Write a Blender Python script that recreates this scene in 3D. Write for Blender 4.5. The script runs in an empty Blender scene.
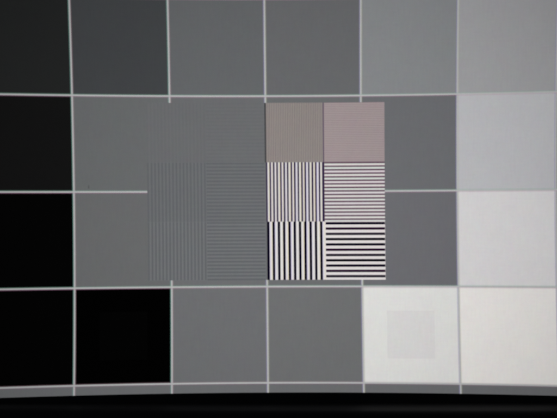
import bpy, bmesh, math, random
from mathutils import Vector
random.seed(4)
sc = bpy.context.scene
C = sc.collection

# ------------------------------------------------------------------ camera, world, exposure
PX = 0.0006                      # metres on the glass per picture unit of the layout grid
DIST = 0.80
CZ = 0.25                        # height of the optical axis above the desk level
cam_d = bpy.data.cameras.new('camera')
cam = bpy.data.objects.new('camera', cam_d); C.objects.link(cam)
cam.location = (0, -DIST, CZ); cam.rotation_euler = (math.radians(90), 0, 0)
cam_d.sensor_width = 36.0
cam_d.lens = 36.0 * DIST / (557 * PX)
cam_d.clip_start = 0.01; cam_d.clip_end = 50
cam_d.dof.use_dof = True         # hand-held close-up, focused a touch short of the glass
cam_d.dof.focus_distance = 0.734
cam_d.dof.aperture_fstop = 8.0
sc.camera = cam

world = bpy.data.worlds.new('World'); sc.world = world; world.use_nodes = True
bg = world.node_tree.nodes['Background']
bg.inputs[0].default_value = (0.75, 0.82, 1.0, 1); bg.inputs[1].default_value = 0.02   # darkened room

sc.view_settings.view_transform = 'Standard'; sc.view_settings.look = 'None'
sc.view_settings.exposure = 0.0; sc.view_settings.gamma = 1.0
sc.view_settings.use_curve_mapping = False
sc.render.engine = 'CYCLES'
sc.cycles.max_bounces = 6; sc.cycles.transparent_max_bounces = 16

# ------------------------------------------------------------------ helpers
def lin(c):
    c = c / 255.0
    return c / 12.92 if c <= 0.04045 else ((c + 0.055) / 1.055) ** 2.4
def rgb(*c):
    if len(c) == 1: c = c * 3
    return tuple(lin(v) for v in c)

# Raster geometry of the display: test-pattern cells (u right, v down, origin in the
# middle of the pattern) -> position on the glass.  The raster is slightly
# pincushioned and turned by about half a degree, as on a badly adjusted monitor.
AX = (266.283, 94.919, 0.966, -0.157, -0.174, -0.034, 0.232, -0.010, 0.270)
AY = (191.604, -0.360, 94.851, -0.084, -0.059, -0.212, 0.275, -0.002, 0.295)
def raster(u, v):
    bx = (1, u, v, u*u, u*v, v*v, u**3, v**3, u*v*v)
    by = (1, u, v, u*u, u*v, v*v, v**3, u**3, v*u*u)
    px = sum(a*b for a, b in zip(AX, bx)); py = sum(a*b for a, b in zip(AY, by))
    return (px - 278.5) * PX, (209.0 - py) * PX + CZ
CEN = (0.0, CZ)
FALL = 0.34 / (0.2 * 0.2)        # vignette: dimming towards the corners, painted into the display's emission
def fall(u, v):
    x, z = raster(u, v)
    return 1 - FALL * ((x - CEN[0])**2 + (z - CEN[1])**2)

def link(o, parent=None):
    C.objects.link(o)
    if parent is not None: o.parent = parent
    return o

def mesh_obj(name, verts, faces, mat, parent=None):
    me = bpy.data.meshes.new(name); me.from_pydata(verts, [], faces)
    me.materials.append(mat); me.update()
    return link(bpy.data.objects.new(name, me), parent)

# ------------------------------------------------------------------ materials
def display_material():
    m = bpy.data.materials.new('lit_display_pixels'); m.use_nodes = True
    nt = m.node_tree; N = nt.nodes; L = nt.links; N.clear()
    out = N.new('ShaderNodeOutputMaterial')
    info = N.new('ShaderNodeObjectInfo')
    att = N.new('ShaderNodeAttribute'); att.attribute_name = 'tint'
    geo = N.new('ShaderNodeNewGeometry')
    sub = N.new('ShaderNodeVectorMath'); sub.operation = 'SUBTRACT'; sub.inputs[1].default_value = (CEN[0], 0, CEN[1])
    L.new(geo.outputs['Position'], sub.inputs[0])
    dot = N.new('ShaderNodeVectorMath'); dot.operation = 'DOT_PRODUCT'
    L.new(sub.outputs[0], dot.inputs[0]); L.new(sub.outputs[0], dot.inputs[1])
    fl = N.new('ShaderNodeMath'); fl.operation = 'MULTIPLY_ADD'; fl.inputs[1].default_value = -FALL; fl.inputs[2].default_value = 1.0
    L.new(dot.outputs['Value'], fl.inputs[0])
    def noise(scale, stretch, detail=1.0):
        mp = N.new('ShaderNodeMapping'); mp.inputs['Scale'].default_value = stretch
        L.new(geo.outputs['Position'], mp.inputs[0])
        t = N.new('ShaderNodeTexNoise'); t.inputs['Scale'].default_value = scale; t.inputs['Detail'].default_value = detail
        L.new(mp.outputs[0], t.inputs['Vector']); return t
    def vm(op, a, b):
        n = N.new('ShaderNodeVectorMath'); n.operation = op
        for k, s in ((0, a), (1, b)):
            if isinstance(s, tuple): n.inputs[k].default_value = s
            else: L.new(s, n.inputs[k])
        return n.outputs[0]
    def centred(sock, amp):
        return vm('MULTIPLY', vm('SUBTRACT', sock, (0.5, 0.5, 0.5)), (amp, amp, amp))
    tot = (1.0, 1.0, 1.0)
    weave_v = noise(1.0, (900, 1, 110)); weave_h = noise(1.0, (110, 1, 900))
    blot = noise(45.0, (1, 1, 1), 3.0); tint = noise(130.0, (1, 1, 1), 2.0); grain = noise(700.0, (1, 1, 1))
    tot = vm('ADD', centred(weave_v.outputs['Fac'], 0.07), tot)
    tot = vm('ADD', centred(weave_h.outputs['Fac'], 0.045), tot)
    tot = vm('ADD', centred(blot.outputs['Fac'], 0.05), tot)
    tot = vm('ADD', centred(tint.outputs['Color'], 0.065), tot)
    tot = vm('ADD', centred(grain.outputs['Color'], 0.08), tot)
    col = vm('MULTIPLY', info.outputs['Color'], att.outputs['Color'])
    col = vm('MULTIPLY', col, tot)
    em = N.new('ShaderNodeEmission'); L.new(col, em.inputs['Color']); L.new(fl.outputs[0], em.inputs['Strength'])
    tr = N.new('ShaderNodeBsdfTransparent')
    mx = N.new('ShaderNodeMixShader')
    L.new(att.outputs['Alpha'], mx.inputs[0]); L.new(tr.outputs[0], mx.inputs[1]); L.new(em.outputs[0], mx.inputs[2])
    L.new(mx.outputs[0], out.inputs['Surface'])
    return m
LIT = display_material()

def plastic(name, base, rough, bump=0.15, scale=900.0):
    m = bpy.data.materials.new(name); m.use_nodes = True
    nt = m.node_tree; b = nt.nodes['Principled BSDF']
    b.inputs['Roughness'].default_value = rough
    tc = nt.nodes.new('ShaderNodeTexCoord')
    t = nt.nodes.new('ShaderNodeTexNoise'); t.inputs['Scale'].default_value = scale; t.inputs['Detail'].default_value = 3
    nt.links.new(tc.outputs['Object'], t.inputs['Vector'])
    r = nt.nodes.new('ShaderNodeValToRGB')
    r.color_ramp.elements[0].color = tuple(v * 0.8 for v in base) + (1,)
    r.color_ramp.elements[1].color = tuple(v * 1.2 for v in base) + (1,)
    nt.links.new(t.outputs['Fac'], r.inputs[0]); nt.links.new(r.outputs[0], b.inputs['Base Color'])
    bp = nt.nodes.new('ShaderNodeBump'); bp.inputs['Strength'].default_value = bump; bp.inputs['Distance'].default_value = 0.0003
    nt.links.new(t.outputs['Fac'], bp.inputs['Height']); nt.links.new(bp.outputs[0], b.inputs['Normal'])
    return m
PLASTIC = plastic('charcoal_moulded_plastic', (0.022, 0.022, 0.024), 0.5)
GLASS = plastic('unlit_black_screen_surface', (0.003, 0.003, 0.0035), 0.35, 0.02)
DUST = plastic('thin_grey_dust_film', (0.05, 0.05, 0.05), 0.9)
DUST.node_tree.nodes['Principled BSDF'].inputs['Alpha'].default_value = 0.22

# ------------------------------------------------------------------ monitor body
mon = link(bpy.data.objects.new('monitor', None))
mon.location = (0, 0, 0)
mon['label'] = 'flat monitor showing a grey-scale grid test pattern with stripe panels in the middle'
mon['category'] = 'monitor'

def g2w(px, py): return (px - 278.5) * PX, (209.0 - py) * PX + CZ
OX0, OZ1 = g2w(-44, -21); OX1, OZ0 = g2w(573, 403)      # opening of the bezel
prof = [(0.0, 0.0008), (0.0, -0.0006), (0.0035, -0.0056), (0.0048, -0.0068), (0.0066, -0.0074),
        (0.0180, -0.0076), (0.0205, -0.0066), (0.0220, -0.0042), (0.0226, 0.0), (0.0230, 0.030)]
vs, fs = [], []
def ring(off, n=5):
    r = 0.003 + off; pts = []
    for cx, cz, a0 in ((OX1, OZ1, 0), (OX0, OZ1, 90), (OX0, OZ0, 180), (OX1, OZ0, 270)):
        sx = 1 if cx == OX1 else -1; sz = 1 if cz == OZ1 else -1
        for k in range(n):
            a = math.radians(a0 + 90.0 * k / (n - 1))
            pts.append((cx - sx * 0.003 + r * math.cos(a), cz - sz * 0.003 + r * math.sin(a)))
    return pts
for off, y in prof: vs += [(x, y, z) for x, z in ring(off)]
n = 20
for k in range(len(prof) - 1):
    for q in range(n):
        fs.append((k*n + q, k*n + (q+1) % n, (k+1)*n + (q+1) % n, (k+1)*n + q))
bez = mesh_obj('bezel', vs, fs, PLASTIC, mon)
for p in bez.data.polygons: p.use_smooth = True

vs, fs = [], []
back = [(0.0228, 0.0302), (0.0205, 0.0345), (0.010, 0.040), (-0.050, 0.047)]
for off, y in back: vs += [(x, y, z) for x, z in ring(max(off, -0.0028) if off > -0.02 else -0.0028)] if off > -0.02 else [(x*0.7, y, CZ + (z-CZ)*0.6) for x, z in ring(0)]
for k in range(len(back) - 1):
    for q in range(n):
        fs.append((k*n + q, k*n + (q+1) % n, (k+1)*n + (q+1) % n, (k+1)*n + q))
fs.append(tuple(range((len(back)-1)*n, len(back)*n)))
mesh_obj('rear_housing', vs, fs, PLASTIC, mon)

def box(name, x0, x1, y0, y1, z0, z1, bev, mat, parent):
    bm = bmesh.new(); bmesh.ops.create_cube(bm, size=1)
    for v in bm.verts:
        v.co = Vector(((x0+x1)/2 + v.co.x*(x1-x0), (y0+y1)/2 + v.co.y*(y1-y0), (z0+z1)/2 + v.co.z*(z1-z0)))
    bmesh.ops.bevel(bm, geom=bm.edges[:], offset=bev, segments=2, affect='EDGES', profile=0.6)
    me = bpy.data.meshes.new(name); bm.to_mesh(me); bm.free(); me.materials.append(mat)
    return link(bpy.data.objects.new(name, me), parent)
MX = (OX0 + OX1) / 2
box('stand_neck', MX-0.035, MX+0.035, 0.050, 0.068, 0.010, 0.25, 0.004, PLASTIC, mon)
box('stand_base', MX-0.12, MX+0.12, -0.04, 0.13, 0.0, 0.0115, 0.004, PLASTIC, mon)

mesh_obj('screen_surface', [(OX0-0.002, 0, OZ0-0.002), (OX1+0.002, 0, OZ0-0.002), (OX1+0.002, 0, OZ1+0.002), (OX0-0.002, 0, OZ1+0.002)],
         [(0, 1, 2, 3)], GLASS, mon)

# ------------------------------------------------------------------ shapes drawn by the display
def strips(name, parts, parent, y, color, label=None):
    """parts: list of (u-edges, v-edges, tint function(col,row)->rgba) grids of flat lit faces, as ONE mesh"""
    vs, fs, tc = [], [], []
    for us, vv, tf in parts:
        o = len(vs); nu, nv = len(us), len(vv)
        for v in vv:
            for u in us:
                x, z = raster(u, v); vs.append((x, y, z))
        for b in range(nv - 1):
            for a in range(nu - 1):
                i = o + b*nu + a
                fs.append((i, i + nu, i + nu + 1, i + 1)); tc.append(tf(a, b) if tf else (1, 1, 1, 1))
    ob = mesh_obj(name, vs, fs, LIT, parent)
    at = ob.data.color_attributes.new('tint', 'FLOAT_COLOR', 'CORNER')
    for p in ob.data.polygons:
        for li in p.loop_indices: at.data[li].color = tc[p.index]
    ob.color = tuple(color) + (1.0,)
    if label: ob['label'] = label
    return ob
def span(a, b, n): return [a + (b - a) * k / n for k in range(n + 1)]
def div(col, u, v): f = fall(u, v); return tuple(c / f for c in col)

YG, YP, YI, YL, YB, YS = -0.00006, -0.00012, -0.00018, -0.00030, -0.00022, -0.00026
EU, EV = 3.1, 2.1
GREY = rgb(108, 109, 111)
# mid-grey ground that the whole pattern is drawn on; it shows as the strip below the bottom grid line
strips('grey_ground', [(span(-EU, EU, 24), span(-EV, EV, 16), None)], mon, YG, GREY, 'mid grey ground left as a narrow strip under the bottom row')

# observed values at the cell middles, row by row (column 0..5 = u -3..3)
cells = {
 (0,0):((31,32,32),'near-black patch in the top row'), (1,0):((62,64,66),'dark charcoal patch in the top row'),
 (2,0):((97,99,101),'grey patch third in the top row'), (3,0):((100,101,103),'grey patch fourth in the top row'),
 (4,0):((127,129,131),'lighter grey patch in the top row'), (5,0):((143,143,145),'pale grey patch in the top row'),
 (0,1):((18,18,18),'black patch in the second row'), (1,1):((101,103,104),'mid grey patch right of the black patch, second row'),
 (2,1):((106,107,109),'mid grey patch behind the faint stripes, second row'), (3,1):((106,108,109),'mid grey patch behind the strong stripes, second row'),
 (4,1):((105,106,109),'mid grey patch right of the stripe panels, second row'), (5,1):((174,174,177),'light grey patch in the second row'),
 (0,2):((4,4,4),'black patch in the third row'), (1,2):((102,103,104),'mid grey patch right of the black patch, third row'),
 (2,2):((108,109,111),'mid grey patch behind the faint stripes, third row'), (3,2):((108,109,111),'mid grey patch behind the strong stripes, third row'),
 (4,2):((106,106,110),'mid grey patch right of the stripe panels, third row'), (5,2):((200,198,199),'off-white patch in the third row'),
 (0,3):((3,3,3),'black patch in the bottom corner'), (1,3):((1.6,1.6,1.6),'black patch with a hardly visible square inside'),
 (2,3):((107,108,110),'mid grey patch right of the black patches, bottom row'), (3,3):((108,109,110),'mid grey patch left of the white patch, bottom row'),
 (4,3):((213,212.5,210),'white patch with a faint square inside'), (5,3):((210,207,204),'plain white patch in the bottom corner'),
}
patches = {}
for (c, r), (col, lab) in cells.items():
    u0, v0 = c - 3, r - 2
    name = 'black_patch' if max(col) < 25 else 'white_patch' if min(col) > 190 else 'grey_patch'
    patches[c, r] = strips(name, [(span(u0, u0+1, 5), span(v0, v0+1, 5), None)], mon, YP, div(rgb(*col), u0+.5, v0+.5), lab)
def inset(c, r, col, lab):
    u, v = c - 3 + .5, r - 2 + .5
    strips('inset_square', [(span(u-.247, u+.247, 3), span(v-.247, v+.247, 3), None)], patches[c, r], YI, div(rgb(*col), u, v), lab)
inset(1, 3, (3.1, 3.1, 3.1), 'slightly lighter black square'); inset(4, 3, (207.5, 206, 205), 'slightly darker white square')

# ------------------------------------------------------------------ grid lines
LINE = rgb(183, 184, 184)
W, FR = 0.0084, 0.0095            # half width of the core and width of its colour fringe, in cells
def fringe(t0, t1, a0, a1): return lambda k: (t0 + (a0,), (1, 1, 1, 1), t1 + (a1,))[k]
TEAL, PINK, BLUE, SAND, GREEN, MAG = (.42,.95,.80), (1.0,.62,.72), (.62,.55,1.0), (.95,.95,.62), (.5,.95,.72), (1.0,.5,.78)
def vline(u, v0, v1):
    f = fringe(TEAL, PINK, .34, .26) if u < -.5 else fringe(BLUE, SAND, .45, .25)
    n = max(1, round((v1 - v0) * 4))
    strips('grid_line', [([u-W-FR, u-W, u+W, u+W+FR], span(v0, v1, n), lambda a, b: f(a))], mon, YL, LINE)
def hline(v, u0, u1):
    f = fringe(PINK, MAG, .16, .16) if v == 2 else fringe(GREEN, MAG, .28, .28)
    n = max(1, round((u1 - u0) * 4))
    strips('grid_line', [(span(u0, u1, n), [v-W-FR, v-W, v+W, v+W+FR], lambda a, b: f(b))], mon, YL - 0.00003, LINE)
PV0, PV1, PU0, PU1 = -.930, .930, -1.246, 1.246     # outline of the stripe panels
for u in (-3, -2, 2, 3): vline(u, -EV, EV)
for u in (-1, 0, 1): vline(u, -EV, PV0); vline(u, PV1, EV)
for v in (-2, -1, 1, 2): hline(v, -EU, EU)
hline(0, -EU, PU0); hline(0, PU1, EU)

# ------------------------------------------------------------------ stripe panels
HU0, HU1, HU2 = 0.002, 0.610, PU1        # strong stripes: upright panel | level panel
LU0, LU1, LU2 = PU0, -0.640, -0.010      # faint stripes
RV = (PV0, -.307, .317, PV1)
rows = ((RV[0], RV[1]), (RV[1], RV[2]), (RV[2], RV[3]))

def panel(u0, u1, v0, v1, col, lab):
    return strips('stripe_panel', [(span(u0, u1, 3), span(v0, v1, 3), None)], mon, YB, col, lab)
def bar_v(par, uc, w, v0, v1, col, sides=None):
    us = [uc-w/2, uc-w*.22, uc+w*.22, uc+w/2]
    tf = None if sides is None else (lambda a, b: (sides[0], (1,1,1,1), sides[1])[a])
    return (us, span(v0, v1, 4), tf)
def bar_h(par, vc, w, u0, u1, col, sides=None):
    vs_ = [vc-w/2, vc-w*.22, vc+w*.22, vc+w/2]
    tf = None if sides is None else (lambda a, b: (sides[0], (1,1,1,1), sides[1])[b])
    return (span(u0, u1, 4), vs_, tf)
def add_bars(par, vertical, centres, w, a0, a1, colf, sides=None, joined=False, name='white_bar', wob=0.0):
    mk = bar_v if vertical else bar_h
    if joined:
        o = strips(name, [mk(par, c, w, a0, a1, None, sides) for c in centres], par, YS, colf(0)); o['kind'] = 'stuff'
    else:
        for k, c in enumerate(centres):
            sd = sides(k) if callable(sides) else sides
            wk = w * (1 + wob * math.sin(k * 2.3 + 0.6))
            strips(name, [mk(par, c, wk, a0, a1, None, sd)], par, YS, colf(k))
def centres(first, pitch, n): return [first + pitch * k for k in range(n)]
LAV, CREAM = (.86, .82, 1.14, 1), (1.04, .98, .72, 1)
UP, DN = (1.0, .93, .97, 1), (.95, 1.0, .97, 1)
def edges(k, a=LAV, b=CREAM):          # colour fringes of a bar, stronger on some bars than on others
    f = .4 + .55 * math.sin(k * 1.9 + .4); g = .4 + .55 * math.sin(k * 1.9 + 2.6)
    return (tuple(1 + (v - 1) * f for v in a[:3]) + (1,), tuple(1 + (v - 1) * g for v in b[:3]) + (1,))

# strong stripes, top row: one display line wide, hardly resolved
v0, v1 = rows[0]
p = panel(HU0-.006, HU1, v0, v1, rgb(124, 117, 117), 'brownish panel of the finest upright stripes')
add_bars(p, True, centres(HU0+.0185*.8, .0185, 32), .0098, v0, v1, lambda k: rgb(152, 144, 139), joined=True, name='fine_bars')
add_bars(p, True, [HU0-.0065], .013, v0, v1, lambda k: rgb(58, 60, 62), name='dark_edge')
add_bars(p, True, [HU1-.004], .011, v0, v1, lambda k: rgb(98, 86, 102), name='dark_edge')
p = panel(HU1, HU2, v0, v1, rgb(147, 132, 136), 'pinkish panel of the finest level stripes')
add_bars(p, False, centres(v0+.0185*.7, .0185, 33), .0105, HU1+.007, HU2, lambda k: rgb(166, 154, 153), joined=True, name='fine_bars')
# middle row: two display lines wide
v0, v1 = rows[1]
tints = [(216,212,206), (214,208,198), (212,208,212)]
p = panel(HU0-.003, HU1, v0, v1, rgb(46, 34, 66), 'dark panel crossed by sixteen medium upright white stripes')
add_bars(p, True, centres(.0245, .03700, 16), .0205, v0, v1, lambda k: rgb(*tints[k % 3]), lambda k: edges(k), wob=.09)
p = panel(HU1, HU2, v0, v1, rgb(102, 80, 94), 'panel crossed by seventeen medium level white stripes')
tl = [(214,213,209), (213,206,209), (209,212,208)]
add_bars(p, False, centres(-.2815, .03712, 17), .0205, HU1+.004, HU2, lambda k: rgb(*tl[(k * 2) % 3]), lambda k: edges(k, (.92, 1.0, .95), (1.02, .84, .92)), wob=.05)
# bottom row: three display lines wide
v0, v1 = rows[2]
p = panel(HU0+.002, HU1, v0, v1, rgb(12, 8, 26), 'dark panel crossed by eleven wide upright white stripes')
add_bars(p, True, centres(.0455, .05570, 11), .0300, v0, v1, lambda k: rgb(221, 217, 216), lambda k: edges(k), wob=.03)
p = panel(HU1, HU2, v0, v1, rgb(222, 216, 215), 'white panel crossed by eleven wide level black stripes')
dk = [(14,8,26), (34,14,36), (40,36,44), (14,12,20)]
add_bars(p, False, centres(.3370, .05560, 11), .0260, HU1+.012, HU2-.002, lambda k: rgb(*dk[k % 4]), ((1.5,.8,1.4,1), (.9,1.3,1.3,1)), name='black_bar')

# faint stripes: same pitch in every row, contrast growing downwards
base = [(108,109,111), (109,111,113), (113,115,117)]
dark = [(105.5,107,109), (99,101,104), (99,101,104)]
for r in range(3):
    v0, v1 = rows[r]; word = ('barely visible', 'faint', 'clearer')[r]
    p = panel(LU0, LU1, v0, v1, rgb(*base[r]), f'grey panel of {word} upright stripes')
    add_bars(p, True, centres(LU0+.010, .0370, 17), .0185, v0+.002, v1-.002, lambda k: rgb(*dark[r]), joined=(r == 0), name='dark_bar')
    p = panel(LU1, LU2, v0, v1, rgb(*base[r]), f'grey panel of {word} level stripes')
    add_bars(p, False, centres(v0+.012, .0371, 17), .0185, LU1+.012, LU2-.004, lambda k: rgb(*dark[r]), joined=(r == 0), name='dark_bar')

# ------------------------------------------------------------------ a speck of dust on the glass
x, z = g2w(88.7, 186.6)
ring_n = 9; vs = [(x, -0.0008, z)]
for k in range(ring_n):
    a = 2*math.pi*k/ring_n; rr = random.uniform(.7, 1.15)
    vs.append((x + math.cos(a)*0.0006*rr, -0.0005, z + math.sin(a)*0.0013*rr))
for k in range(ring_n):
    vs.append((vs[1+k][0], -0.0004, vs[1+k][2]))
fs = [(0, 1+k, 1+(k+1) % ring_n) for k in range(ring_n)] + [(1+k, 1+ring_n+k, 1+ring_n+(k+1) % ring_n, 1+(k+1) % ring_n) for k in range(ring_n)]
d = mesh_obj('dust_speck', vs, fs, DUST)
d['label'] = 'tiny dark dust speck on the mid grey patch of the second row'; d['category'] = 'dust speck'
